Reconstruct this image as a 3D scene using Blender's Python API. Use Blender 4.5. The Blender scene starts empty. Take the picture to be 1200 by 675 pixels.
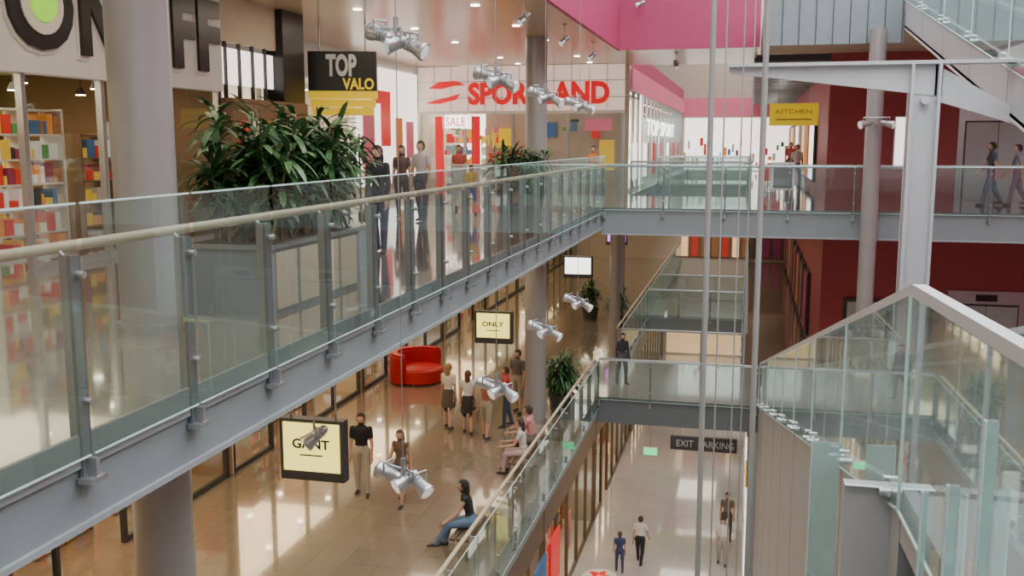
import bpy, math, random
import numpy as np
from mathutils import Vector, Matrix
random.seed(7)
S=bpy.context.scene
# ---------------------------------------------------------------- materials
def mat(name,col,rough=.5,metal=0,es=0,var=.08,scale=3,spec=.5,ecol=None):
    m=bpy.data.materials.new(name); m.use_nodes=True
    n=m.node_tree.nodes; l=m.node_tree.links; p=n['Principled BSDF']
    tc=n.new('ShaderNodeTexCoord'); nz=n.new('ShaderNodeTexNoise'); nz.inputs['Scale'].default_value=scale
    nz.inputs['Detail'].default_value=3
    l.new(tc.outputs['Object'],nz.inputs['Vector'])
    mx=n.new('ShaderNodeMix'); mx.data_type='RGBA'
    l.new(nz.outputs['Fac'],mx.inputs[0])
    mx.inputs[6].default_value=tuple(min(1,c*(1-var)) for c in col)+(1,)
    mx.inputs[7].default_value=tuple(min(1,c*(1+var)) for c in col)+(1,)
    l.new(mx.outputs[2],p.inputs['Base Color'])
    p.inputs['Roughness'].default_value=rough; p.inputs['Metallic'].default_value=metal
    p.inputs['Specular IOR Level'].default_value=spec
    if es>0:
        c=ecol or col
        p.inputs['Emission Color'].default_value=tuple(c)+(1,)
        p.inputs['Emission Strength'].default_value=es
    return m
def tile(name,c1,c2,cm,rough,size=.6,spec=.5):
    m=bpy.data.materials.new(name); m.use_nodes=True
    n=m.node_tree.nodes; l=m.node_tree.links; p=n['Principled BSDF']
    tc=n.new('ShaderNodeTexCoord'); b=n.new('ShaderNodeTexBrick')
    b.offset=0; b.inputs['Scale'].default_value=1; b.inputs['Brick Width'].default_value=size; b.inputs['Row Height'].default_value=size
    b.inputs['Mortar Size'].default_value=.004
    b.inputs['Color1'].default_value=c1+(1,); b.inputs['Color2'].default_value=c2+(1,); b.inputs['Mortar'].default_value=cm+(1,)
    l.new(tc.outputs['Object'],b.inputs['Vector'])
    nz=n.new('ShaderNodeTexNoise'); nz.inputs['Scale'].default_value=.5; nz.inputs['Detail'].default_value=4
    l.new(tc.outputs['Object'],nz.inputs['Vector'])
    mx=n.new('ShaderNodeMix'); mx.data_type='RGBA'; mx.blend_type='MULTIPLY'; mx.inputs[0].default_value=.3
    l.new(b.outputs['Color'],mx.inputs[6]); l.new(nz.outputs['Color'],mx.inputs[7])
    l.new(mx.outputs[2],p.inputs['Base Color'])
    mr=n.new('ShaderNodeMapRange'); mr.inputs[3].default_value=rough*.7; mr.inputs[4].default_value=rough*1.4
    l.new(nz.outputs['Fac'],mr.inputs[0]); l.new(mr.outputs[0],p.inputs['Roughness'])
    p.inputs['Specular IOR Level'].default_value=spec
    p.inputs['Coat Weight'].default_value=1; p.inputs['Coat Roughness'].default_value=.05; p.inputs['Coat IOR'].default_value=1.85
    return m
def slats(name,col,dark,sc,axis='X',rough=.4):
    m=bpy.data.materials.new(name); m.use_nodes=True
    n=m.node_tree.nodes; l=m.node_tree.links; p=n['Principled BSDF']
    tc=n.new('ShaderNodeTexCoord'); w=n.new('ShaderNodeTexWave'); w.bands_direction=axis; w.inputs['Scale'].default_value=sc
    l.new(tc.outputs['Object'],w.inputs['Vector'])
    r=n.new('ShaderNodeValToRGB'); r.color_ramp.elements[0].color=dark+(1,); r.color_ramp.elements[1].color=col+(1,)
    r.color_ramp.elements[1].position=.12
    l.new(w.outputs['Fac'],r.inputs[0]); l.new(r.outputs[0],p.inputs['Base Color']); p.inputs['Roughness'].default_value=rough
    return m
def glassmat(name,tint,refl,haze=0,hcol=(.8,.9,.9),nscale=1.2,stretch=1.0):
    m=bpy.data.materials.new(name); m.use_nodes=True
    n=m.node_tree.nodes; l=m.node_tree.links
    n.remove(n['Principled BSDF']); out=n['Material Output']
    t=n.new('ShaderNodeBsdfTransparent'); t.inputs[0].default_value=tint+(1,)
    g=n.new('ShaderNodeBsdfGlossy'); g.inputs['Roughness'].default_value=.02; g.inputs[0].default_value=(.85,1,.97,1)
    lw=n.new('ShaderNodeLayerWeight'); lw.inputs[0].default_value=.35
    ma=n.new('ShaderNodeMath'); ma.operation='MULTIPLY_ADD'; ma.inputs[1].default_value=.6; ma.inputs[2].default_value=refl
    ma.use_clamp=True
    l.new(lw.outputs['Fresnel'],ma.inputs[0])
    ms=n.new('ShaderNodeMixShader'); l.new(ma.outputs[0],ms.inputs[0]); l.new(t.outputs[0],ms.inputs[1]); l.new(g.outputs[0],ms.inputs[2])
    last=ms
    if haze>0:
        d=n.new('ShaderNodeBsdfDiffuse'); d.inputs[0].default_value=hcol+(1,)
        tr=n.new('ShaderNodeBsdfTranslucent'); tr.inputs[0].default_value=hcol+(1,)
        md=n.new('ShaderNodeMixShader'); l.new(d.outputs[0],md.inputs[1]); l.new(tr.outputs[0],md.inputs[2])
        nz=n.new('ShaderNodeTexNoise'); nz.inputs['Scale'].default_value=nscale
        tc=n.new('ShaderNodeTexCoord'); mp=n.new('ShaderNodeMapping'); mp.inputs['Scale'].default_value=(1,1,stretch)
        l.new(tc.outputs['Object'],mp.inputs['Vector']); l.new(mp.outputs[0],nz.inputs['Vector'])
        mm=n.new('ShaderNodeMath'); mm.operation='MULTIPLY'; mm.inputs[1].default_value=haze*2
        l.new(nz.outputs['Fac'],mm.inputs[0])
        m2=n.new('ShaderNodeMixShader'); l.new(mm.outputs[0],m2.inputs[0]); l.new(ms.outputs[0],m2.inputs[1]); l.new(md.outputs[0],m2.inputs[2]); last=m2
    l.new(last.outputs[0],out.inputs[0])
    return m
FL2=tile('floor_tile_tan',(.32,.28,.23),(.35,.305,.25),(.22,.19,.16),.10,spec=.7)
FL1=tile('floor_tile_brown',(.31,.25,.185),(.34,.275,.205),(.21,.17,.125),.13,spec=.7)
FL0=tile('floor_tile_pale',(.62,.62,.62),(.66,.66,.65),(.48,.48,.47),.13,spec=.7)
FASC=mat('fascia_bluegrey',(.24,.285,.30),.4)
FASC2=mat('fascia_darkgrey',(.15,.17,.18),.45)
FLIP=mat('fascia_trim',(.32,.36,.375),.35)
CEIL=slats('ceiling_wood_panel',(.58,.44,.29),(.36,.26,.17),1.6,'Y',.22)
CEILW=mat('ceiling_cream',(.58,.49,.38),.6)
WHITE=mat('white_paint',(.8,.8,.78),.5)
STEEL=mat('brushed_steel',(.5,.52,.54),.32,.8)
CHROME=mat('spotlight_metal',(.6,.61,.63),.3,.8)
POSTM=mat('post_grey',(.19,.22,.24),.4,.3)
COLM=mat('column_grey_paint',(.37,.36,.355),.33,.25)
COLW=mat('column_light_paint',(.62,.65,.68),.4)
ROD=mat('rod_grey_metal',(.45,.46,.46),.4,.3)
WOODR=mat('handrail_wood',(.62,.52,.36),.4,scale=12)
GL=glassmat('railing_glass',(.78,.88,.86),.12,.07,(.54,.64,.63))  # diffuse haze paints whitish reflections into the pane colour
GL2=glassmat('walkway_glass',(.72,.85,.84),.12,.18,(.66,.80,.79),1.4,.12)  # vertically stretched haze paints reflection streaks into the glass
GLS=glassmat('shop_glass',(.93,.96,.95),.06)
FROST=glassmat('frosted_glass',(.7,.88,.88),.12,.3,(.8,.93,.93))
REFLW=glassmat('white_reflection_glass',(.8,.9,.88),.25,.42,(.95,1,.98),5,.3)  # clear panes whitened: bright reflections are put into the colour
EDGE=mat('glass_edge',(.62,.85,.82),.3)
MAG=mat('magenta_paint',(.46,.055,.15),.5)
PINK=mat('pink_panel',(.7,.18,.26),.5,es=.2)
RED=mat('dark_red_wall',(.36,.055,.06),.5)
BLACK=mat('black_gloss',(.015,.015,.017),.3)
DARK=mat('dark_grey',(.05,.05,.055),.5)
GREYP=mat('grey_panel',(.48,.50,.51),.4)
WALLC=mat('wall_cream',(.6,.52,.42),.7)
BROWN=mat('shop_wall_brown',(.22,.14,.08),.6)
BROWN2=mat('shop_wall_darkwood',(.12,.08,.05),.5)
YEL=mat('yellow_sign',(.85,.62,.01),.4,es=.4)
REDL=mat('red_letters',(.8,.005,.015),.4,es=.45)
GREENL=mat('green_lit',(.3,.7,.04),.4,es=.8)
SIGNW=mat('sign_board_white',(.66,.66,.65),.5,es=.08)
LBOX=mat('lightbox_yellow',(.9,.82,.12),.5,es=1.5,ecol=(1,.88,.22))
LBOXW=mat('lightbox_white',(1,1,.95),.5,es=3)
PURP=mat('lightbox_purple',(.6,.1,.9),.5,es=2.5)
EXITG=mat('exit_sign_green',(.1,.8,.3),.5,es=1.5)
LAMP=mat('lamp_glow_warm',(1,.82,.55),.5,es=28)
LAMPW=mat('lamp_glow_white',(1,.95,.85),.5,es=12)
LENS=mat('spotlight_lens',(.8,.82,.84),.15,es=.5)
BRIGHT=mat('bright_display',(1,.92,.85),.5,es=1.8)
GLOW=mat('warm_display',(1,.6,.3),.5,es=.8)
LEAF=mat('leaf_green',(.03,.10,.03),.35,scale=9,var=.5)
LEAF2=mat('leaf_green_light',(.09,.20,.07),.35,scale=9,var=.4)
STEM=mat('plant_stem',(.18,.13,.07),.8)
SOIL=mat('soil',(.06,.04,.03),.9)
SOFA=mat('sofa_red',(.5,.01,.015),.45)
TAN=mat('tan_panel',(.62,.52,.38),.5)
WOODD=mat('bench_wood',(.12,.08,.05),.5,scale=10,var=.3)
RUBBER=mat('walkway_belt',(.05,.05,.055),.6)
PAL=[mat('goods_%d'%i,c,.6,es=e) for i,(c,e) in enumerate([((.7,.05,.03),.15),((.8,.55,.06),.2),((.08,.22,.5),.05),((.7,.68,.62),.25),((.06,.06,.06),0),((.45,.2,.08),.05),((.12,.4,.12),.05),((.8,.3,.06),.2),((.55,.48,.4),.1),((.35,.05,.15),.03)])]  # most goods glow slightly, putting shop lighting into their colour
# ---------------------------------------------------------------- mesh builder
class MB:
    def __init__(s): s.v=[];s.f=[];s.m=[];s.sm=[];s.mats=[]
    def mi(s,m):
        if m not in s.mats: s.mats.append(m)
        return s.mats.index(m)
    def add(s,vs,fs,m,smooth=False):
        o=len(s.v); k=s.mi(m); s.v+= [tuple(v) for v in vs]
        for f in fs: s.f.append([i+o for i in f]); s.m.append(k); s.sm.append(smooth)
    def quad(s,a,b,c,d,m): s.add([a,b,c,d],[(0,1,2,3)],m)
    def box(s,x0,x1,y0,y1,z0,z1,m,top=None,bot=None):
        vs=[(x0,y0,z0),(x1,y0,z0),(x1,y1,z0),(x0,y1,z0),(x0,y0,z1),(x1,y0,z1),(x1,y1,z1),(x0,y1,z1)]
        s.add(vs,[(0,1,5,4),(1,2,6,5),(2,3,7,6),(3,0,4,7)],m)
        s.add(vs,[(4,5,6,7)],top or m); s.add(vs,[(3,2,1,0)],bot or m)
    def hexa(s,vs,m): s.add(vs,[(0,1,5,4),(1,2,6,5),(2,3,7,6),(3,0,4,7),(4,5,6,7),(3,2,1,0)],m)
    def obox(s,c,ax,ay,az,m):
        c=Vector(c);ax=Vector(ax);ay=Vector(ay);az=Vector(az)
        s.hexa([c-ax-ay-az,c+ax-ay-az,c+ax+ay-az,c-ax+ay-az,c-ax-ay+az,c+ax-ay+az,c+ax+ay+az,c-ax+ay+az],m)
    def cyl(s,p0,p1,r0,r1,m,n=12,smooth=True,caps=True):
        p0=Vector(p0);p1=Vector(p1);d=(p1-p0)
        if d.length<1e-6: return
        d.normalize()
        a=Vector((0,0,1)) if abs(d.z)<.9 else Vector((1,0,0))
        u=d.cross(a).normalized(); w=d.cross(u)
        vs=[]
        for p,r in((p0,r0),(p1,r1)):
            for i in range(n):
                t=2*math.pi*i/n; vs.append(p+(u*math.cos(t)+w*math.sin(t))*r)
        s.add(vs,[(i,(i+1)%n,n+(i+1)%n,n+i) for i in range(n)],m,smooth)
        if caps: s.add(vs,[tuple(range(n-1,-1,-1)),tuple(range(n,2*n))],m)
    def ell(s,c,rx,ry,rz,m,n=12,k=8,keep=None,R=None):
        c=Vector(c);vs=[];fs=[]
        for j in range(k+1):
            ph=math.pi*j/k
            for i in range(n):
                t=2*math.pi*i/n
                q=Vector((math.sin(ph)*math.cos(t)*rx,math.sin(ph)*math.sin(t)*ry,math.cos(ph)*rz))
                if R: q=R@q
                vs.append(c+q)
        for j in range(k):
            for i in range(n):
                if keep:
                    ph=math.pi*(j+.5)/k;t=2*math.pi*(i+.5)/n
                    if not keep(math.sin(ph)*math.cos(t),math.sin(ph)*math.sin(t),math.cos(ph)): continue
                fs.append((j*n+i,(j+1)*n+i,(j+1)*n+(i+1)%n,j*n+(i+1)%n))
        s.add(vs,fs,m,True)
    def arc(s,c,ri,ro,a0,a1,z0,z1,m,n=16):
        vs=[];fs=[]
        for i in range(n+1):
            a=a0+(a1-a0)*i/n
            for r,z in((ri,z0),(ro,z0),(ro,z1),(ri,z1)): vs.append((c[0]+r*math.cos(a),c[1]+r*math.sin(a),z))
        for i in range(n):
            b=i*4
            for j in range(4): fs.append((b+j,b+(j+1)%4,b+4+(j+1)%4,b+4+j))
        fs+= [(0,3,2,1),(n*4,n*4+1,n*4+2,n*4+3)]
        s.add(vs,fs,m)
    def build(s,name,bevel=0,xf=None):
        me=bpy.data.meshes.new(name)
        vs=s.v
        if xf: vs=[tuple(xf@Vector(v)) for v in vs]
        me.from_pydata(vs,[],s.f)
        for m in s.mats: me.materials.append(m)
        me.polygons.foreach_set('material_index',s.m); me.polygons.foreach_set('use_smooth',s.sm); me.update()
        o=bpy.data.objects.new(name,me); S.collection.objects.link(o)
        if bevel:
            b=o.modifiers.new('bevel','BEVEL'); b.width=bevel; b.segments=3; b.limit_method='ANGLE'
        return o
def text_fit(mb,st,org,right,up,w,h,m,thick=.03,off=0.0):
    c=bpy.data.curves.new('t','FONT'); c.body=st; c.extrude=.5; c.offset=off; c.resolution_u=4
    o=bpy.data.objects.new('t',c); S.collection.objects.link(o)
    dg=bpy.context.evaluated_depsgraph_get(); me=bpy.data.meshes.new_from_object(o.evaluated_get(dg))
    vs=[v.co.copy() for v in me.vertices]; fs=[tuple(p.vertices) for p in me.polygons]
    bpy.data.objects.remove(o); bpy.data.curves.remove(c); bpy.data.meshes.remove(me)
    x0=min(v.x for v in vs);x1=max(v.x for v in vs);y0=min(v.y for v in vs);y1=max(v.y for v in vs)
    right=Vector(right).normalized();up=Vector(up).normalized();nn=right.cross(up); org=Vector(org)
    out=[org+right*((v.x-x0)/(x1-x0)*w)+up*((v.y-y0)/(y1-y0)*h)+nn*(v.z+.5)*thick for v in vs]
    mb.add(out,fs,m)
F2,F1,F0=0.0,-5.5,-11.6
YE=62
# ---------------------------------------------------------------- shell
b=MB(); b.box(-17,12,-4,YE,F0-.3,F0,FL0); b.build('floor')
def slab(x0,x1,y0,y1,ft,th,top,side,bot): 
    b=MB(); b.box(x0,x1,y0,y1,ft-th,ft,side,top,bot); return b
b=slab(-17,-3.8,-4,YE,F2,.58,FL2,FASC,CEILW); b.box(-3.8,-3.77,-4,26,-.58,-.54,FLIP); b.box(-3.8,-3.77,-4,26,-.2,0,FLIP); b.build('gallery_floor_slab')
slab(-17,-4.05,-4,YE,F1,.6,FL1,FASC,CEILW).build('gallery_floor_slab')
slab(0,2.3,32,YE,F2,.5,FL2,FASC2,CEILW).build('walkway_floor_slab')
slab(0,2.3,32,YE,F1,.6,FL1,FASC2,CEILW).build('walkway_floor_slab')
b=slab(-3.8,12,26,32,F2,.72,FL2,FASC,CEILW); b.box(-3.8,12,25.96,26,-.72,-.68,FLIP); b.build('footbridge')
slab(-4.05,12,27.2,32,F1,.75,FL0,FASC2,CEILW).build('footbridge')
slab(-3.8,0,42,46,F2,.6,FL2,FASC,CEILW).build('footbridge')
slab(-4.05,0,41,46,F1,.6,FL0,FASC,CEILW).build('footbridge')
slab(-3.8,12,-4,.7,F2,.58,FL2,FASC,CEILW).build('footbridge')
b=MB(); b.box(-17,-3.8,-4,34,4.3,4.9,MAG,FL2,CEIL); b.box(-17,-4.1,34,YE,4.3,4.9,MAG,FL2,CEILW)
b.box(-3.8,.1,28.5,34,4.3,4.9,MAG,FL2,CEIL)
for i,y in enumerate([2,5.3,8.6,12,15.3,18.6,22,25.2,30,32.4]):
    for x in (-5.2,-7.6): b.cyl((x,y,4.3),(x,y,4.285),.09,.09,LAMPW,12,False)
b.build('ceiling')
b=MB(); b.box(-3.8,-3.7,-4,28.5,4.3,5.6,MAG); b.box(-3.8,.15,28.4,28.5,4.3,9,MAG); b.build('trim_1')
b=MB(); b.box(.2,3.5,25.9,26,4.1,5.3,FASC); b.box(.2,12,26,31.9,4.4,4.9,FASC,FL2,CEILW)
for i in range(9): b.box(.25+i*.4,.27+i*.4,25.88,25.9,4.1,5.3,DARK)
b.box(.2,3.5,25.9,26.0,5.55,5.6,WOODR); b.build('footbridge')
b=MB(); b.box(-17.3,-17,-4,YE,F0,11,WALLC); b.build('wall_left')
b=MB(); b.box(12,12.3,-4,YE,F0,11,RED); b.build('wall_right')
b=MB(); b.box(-17,12,-4.3,-4,F0,11,GREYP); b.build('wall_front')
b=MB(); b.box(-17,12,YE,YE+.3,F0,11,WALLC)
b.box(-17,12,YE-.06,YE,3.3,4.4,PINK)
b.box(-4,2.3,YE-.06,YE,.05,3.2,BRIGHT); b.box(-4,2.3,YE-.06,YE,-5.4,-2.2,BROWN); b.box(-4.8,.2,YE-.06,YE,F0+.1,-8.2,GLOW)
for i in range(26):
    x=-4+i*.24; z=random.uniform(.1,1.6); b.box(x,x+random.uniform(.1,.25),YE-.12,YE-.06,z,z+random.uniform(.2,.7),random.choice(PAL+[PINK,REDL]))
for i in range(10):
    x=-4+i*.62; b.box(x,x+.4,YE-.12,YE-.06,-5.3,-5.3+random.uniform(1,2.4),random.choice([BROWN2,PAL[5],PAL[8],GLOW,PAL[9],PAL[0]]))
b.build('wall_back')
b=MB(); b.box(2.3,12,32,YE,F0,11,RED)
b.build('wall_right_red')
def elevator(x,z):
    b=MB(); y=32
    b.box(x,x+2.2,y-.08,y,z,z+2.75,STEEL); b.box(x+.18,x+2.02,y-.1,y-.08,z+.02,z+2.35,DARK)
    b.box(x+.22,x+1.09,y-.13,y-.1,z+.02,z+2.3,GREYP); b.box(x+1.11,x+1.98,y-.13,y-.1,z+.02,z+2.3,GREYP)
    b.box(x+.8,x+1.4,y-.12,y-.08,z+2.45,z+2.65,BLACK); b.box(x+2.35,x+2.5,y-.04,y,z+1.0,z+1.3,STEEL)
    return b.build('elevator_door')
elevator(6.0,F2); elevator(6.0,F1); elevator(9.2,F2); elevator(9.2,F1)
b=MB(); b.box(4.2,4.75,31.93,32,.9,2.5,STEEL); b.box(4.24,4.71,31.91,31.93,.94,2.46,BRIGHT); b.build('lit_poster')
b=MB(); b.box(3.0,5.6,31.9,32,F1+.02,F1+2.4,DARK); b.box(3.1,4.25,31.86,31.9,F1+.03,F1+2.3,GREYP); b.box(4.35,5.5,31.86,31.9,F1+.03,F1+2.3,GREYP); b.build('door_1')
b=MB()
for y in range(-4,YE,6): b.box(-3.8,12,y,y+.25,10.6,11,WHITE)
for x in (-3.8,0,4,8,11.8): b.box(x,x+.2,-4,YE,10.75,10.95,WHITE)
b.box(-17,-3.8,-4,YE,11,11.3,WHITE)
b.build('skylight_frame')
# ---------------------------------------------------------------- railings
def railing(name,p0,p1,z,side=1,sp=1.17,gt=1.1,gb=-.05,pb=-.25,rail=WOODR,pw=.045,glass=GL,start=0):
    b=MB(); p0=Vector((p0[0],p0[1],z));p1=Vector((p1[0],p1[1],z)); d=(p1-p0);L=d.length;d.normalize()
    n=Vector((d.y,-d.x,0))*side; up=Vector((0,0,1))
    k=max(1,int(round((L-start)/sp))); ts=[start+i*(L-start)/k for i in range(k+1)]
    for i,t in enumerate(ts):
        c=p0+d*t
        b.obox(c+n*.03+up*((1.06+pb)/2),d*pw,n*.012,up*((1.06-pb)/2),POSTM)
        b.obox(c-n*.02+up*(.53),d*.012,n*.04,up*.53,STEEL)
        b.obox(c+n*.07+up*(pb+.03),d*(pw*1.7),n*.05,up*.018,STEEL)
        b.obox(c+n*.07+up*(pb+.10),d*.016,n*.04,up*.06,STEEL)
        for h in(.2,.95): b.cyl(c+n*.04+up*h,c+n*.1+up*h,.022,.022,STEEL,8)
        b.cyl(c-n*.02+up*1.04,c-n*.08+up*1.1,.012,.012,STEEL,6)
        if i<k:
            a=c+d*.02+n*.08; e=p0+d*(ts[i+1]-.02)+n*.08
            b.quad(a+up*gb,e+up*gb,e+up*gt,a+up*gt,glass)
            b.obox((a+e)/2+up*gt,(e-a)/2,n*.006,up*.006,EDGE)
            b.obox((a+e)/2+up*gb,(e-a)/2,n*.006,up*.005,EDGE)
    b.cyl(p0-n*.08+up*1.1,p1-n*.08+up*1.1,.034,.034,rail,10)
    return b.build(name)
railing('glass_railing',(-3.8,.85),(-3.8,25.95),F2,1,1.17,gt=1.36,gb=-.12,pb=-.3,start=.5)
railing('glass_railing',(-3.75,26),(12,26),F2,1,1.6,gt=1.15,rail=STEEL,pw=.02)
railing('glass_railing',(-3.75,32),(0,32),F2,-1,1.3,rail=STEEL,pw=.02)
railing('glass_railing',(0,32.1),(0,YE-.1),F2,-1,1.8,rail=STEEL,pw=.02)
railing('glass_railing',(-3.75,42),(-.1,42),F2,1,1.3,rail=STEEL,pw=.02)
railing('glass_railing',(-3.75,46),(-.1,46),F2,-1,1.3,rail=STEEL,pw=.02)
railing('glass_railing',(-4.05,-3.9),(-4.05,27.1),F1,1,1.3,gb=-.3,pw=.025)
railing('glass_railing',(-4.05,32.1),(-4.05,YE-.1),F1,1,1.5,pw=.02)
railing('glass_railing',(-4.0,27.2),(.4,27.2),F1,1,1.4,rail=STEEL,pw=.02)
railing('glass_railing',(-4.0,32),(-.05,32),F1,-1,1.4,rail=STEEL,pw=.02)
railing('glass_railing',(0,32.1),(0,YE-.1),F1,-1,1.8,rail=STEEL,pw=.02)
railing('glass_railing',(-4.0,41),(-.1,41),F1,1,1.3,rail=STEEL,pw=.02)
railing('glass_railing',(-4.0,46),(-.1,46),F1,-1,1.3,rail=STEEL,pw=.02)
railing('glass_railing',(-3.6,.62),(.75,.62),F2,-1,1.1,pw=.02)
b=MB()
pts=[(-7.4,24.2),(-6.3,24.9),(-5.6,25.0),(-4.8,25.3),(-3.95,25.6)]
for (x0,y0),(x1,y1) in zip(pts[:-1],pts[1:]):
    b.quad((x0,y0,.1),(x1,y1,.1),(x1,y1,1.1),(x0,y0,1.1),REFLW)
    b.cyl((x0,y0,1.13),(x1,y1,1.13),.025,.025,STEEL,8); b.cyl((x0,y0,0),(x0,y0,1.13),.02,.02,STEEL,8)
b.cyl((-3.95,25.6,0),(-3.95,25.6,1.13),.02,.02,STEEL,8)
b.build('glass_screen')
# ---------------------------------------------------------------- columns, poles
def column(x,y,z0,z1,r,m,collars=()):
    b=MB(); b.cyl((x,y,z0),(x,y,z1),r,r,m,32)
    for z in collars: b.cyl((x,y,z),(x,y,z+.1),r+.03,r+.03,STEEL,32)
    return b.build('support_column')
for y in (7.8,24.4,41): column(-5.25,y,F0,4.3,.27,COLM,(F0,F1,F2))
column(2.9,25.6,F0,4.4,.2,COLM)
column(-4.6,35,F1,-.58,.2,COLM)
b=MB(); x,y=2.37,15.2
b.box(x-.2,x+.2,y-.03,y+.03,F0,2.8,COLW); b.box(x-.2,x-.16,y-.17,y+.17,F0,2.8,COLW); b.box(x+.16,x+.2,y-.17,y+.17,F0,2.8,COLW)
b.cyl((x,y-.17,2.3),(x,y+.17,2.3),.06,.06,COLW,12)
def prism(b,pl,y0,y1,m):
    n=len(pl); vs=[(p[0],y0,p[1]) for p in pl]+[(p[0],y1,p[1]) for p in pl]
    b.add(vs,[tuple(range(n)),tuple(range(2*n-1,n-1,-1))]+[(i,n+i,n+(i+1)%n,(i+1)%n) for i in range(n)],m)
prism(b,[(-.35,2.72),(2.6,2.35),(2.6,2.85),(-.35,2.8)],y-.05,y+.05,COLW)
b.box(-.35,3.6,y-.16,y+.16,2.8,2.85,COLW)
prism(b,[(2.5,2.3),(3.6,1.95),(3.6,2.15),(2.5,2.8)],y-.05,y+.05,COLW)
b.build('steel_support_frame')
b=MB()
for (x,y,r) in ((-.33,8.4,.024),(.1,8.9,.026),(-.33,12.5,.010),(-.12,12.6,.009),(.0,16,.010)):
    b.cyl((x,y,F0),(x,y,10.7),r,r,ROD,12)
    b.cyl((x,y,F0),(x,y,F0+.06),r*3,r*3,STEEL,12)
b.build('suspension_rods')
# ---------------------------------------------------------------- moving walkways
def walkway(name,A,K,B,base,width,glass):
    b=MB(); A=Vector(A);K=Vector(K);B=Vector(B); up=Vector((0,0,1))
    wv=Vector((width,0,0))
    for si,(P,Q) in enumerate(((A,K),(K,B))):
        d=(Q-P);L=d.length;d.normalize()
        deep=base is not None and si==1
        n=max(1,int(L/(2.6 if si else 1.6)))
        for s_,o in((0,Vector((0,0,0))),(1,wv)):
            t=.07
            a=P+o;e=Q+o
            bz=lambda v,zz:Vector((v.x,v.y,zz))
            lo0=bz(a,base if deep else a.z-(.75 if si else .3)); lo1=bz(e,base if deep else e.z-(.75 if si else .3))
            X=Vector((t,0,0))
            b.hexa([lo0,lo0+X,lo1+X,lo1,a,a+X,e+X,e],GREYP)
            for i in range(n):
                g0=a+d*(L*i/n+.02);g1=a+d*(L*(i+1)/n-.02)
                xx=Vector((-.02 if s_==0 else t+.02,0,0))
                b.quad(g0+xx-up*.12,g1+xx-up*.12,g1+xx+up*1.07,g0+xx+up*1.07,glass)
                b.obox(g1+xx+up*.47,Vector((.008,0,0)),d*.01,up*.6,EDGE)
                b.obox((g0+g1)/2+xx-up*.12,Vector((.008,0,0)),(g1-g0)/2,up*.006,EDGE)
                m_=g0+d*.25
                for mm in((m_,g1-d*.25) if si else (m_,)):
                    sg=-1 if s_==0 else 1
                    b.cyl(mm+xx-up*.05,mm+xx-up*.05+Vector((sg*.06,0,0)),.03,.03,CHROME,12)
                    b.cyl(mm+xx+up*.03,mm+xx+up*.03+Vector((sg*.04,0,0)),.018,.018,CHROME,10)
                if si==1:
                    j=a+d*(L*i/n)
                    zz=lo0.z if deep else j.z-.7
                    b.box(j.x-.003,j.x+t+.003,j.y-.008,j.y+.008,zz,j.z-.02,FASC)
            b.obox((a+e)/2+Vector((.02,0,0))+up*1.1,Vector((.035,0,0)),(e-a)/2,up*.03,COLW)
        bm=RUBBER if si else GREYP; dz=-.45 if si else -.3; tz=-.12 if si else -.03
        b.hexa([P+Vector((.07,0,dz)),P+wv+Vector((0,0,dz)),Q+wv+Vector((0,0,dz)),Q+Vector((.07,0,dz)),P+Vector((.07,0,tz)),P+wv+Vector((0,0,tz)),Q+wv+Vector((0,0,tz)),Q+Vector((.07,0,tz))],bm)
        if base is None:
            b.hexa([P+Vector((0,0,-.8)),P+wv+Vector((.07,0,-.8)),Q+wv+Vector((.07,0,-.8)),Q+Vector((0,0,-.8)),P+Vector((0,0,-.7)),P+wv+Vector((.07,0,-.7)),Q+wv+Vector((.07,0,-.7)),Q+Vector((0,0,-.7))],WHITE)
    if base is not None:
        b.box(.60,K.x+width+.07,K.y+.3,K.y+.4,base,K.z-.1,GREYP)
        b.cyl((.60,K.y+.28,K.z-.1),(K.x,K.y+.28,K.z-.1),.012,.012,STEEL,8)
    return b.build(name)
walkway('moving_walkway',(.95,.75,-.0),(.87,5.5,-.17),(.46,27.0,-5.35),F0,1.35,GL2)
walkway('moving_walkway',(3.5,2.5,.3),(3.5,5.0,.55),(3.5,25.8,5.2),None,1.5,GL)
b=MB()
for (x,y,z0,z1,w_) in ((.62,7.4,-7,-.5,.1),(.79,4.4,-2.5,.2,.012),(.79,3.85,-2.5,.42,.02),(.80,3.4,-2.5,.8,.02)):
    b.obox((x,y,(z0+z1)/2),(w_,0,0),(0,.012,0),(0,0,(z1-z0)/2),FROST)
    b.obox((x-w_,y,(z0+z1)/2),(.004,0,0),(0,.014,0),(0,0,(z1-z0)/2),EDGE)
b.build('glass_fins')
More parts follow.
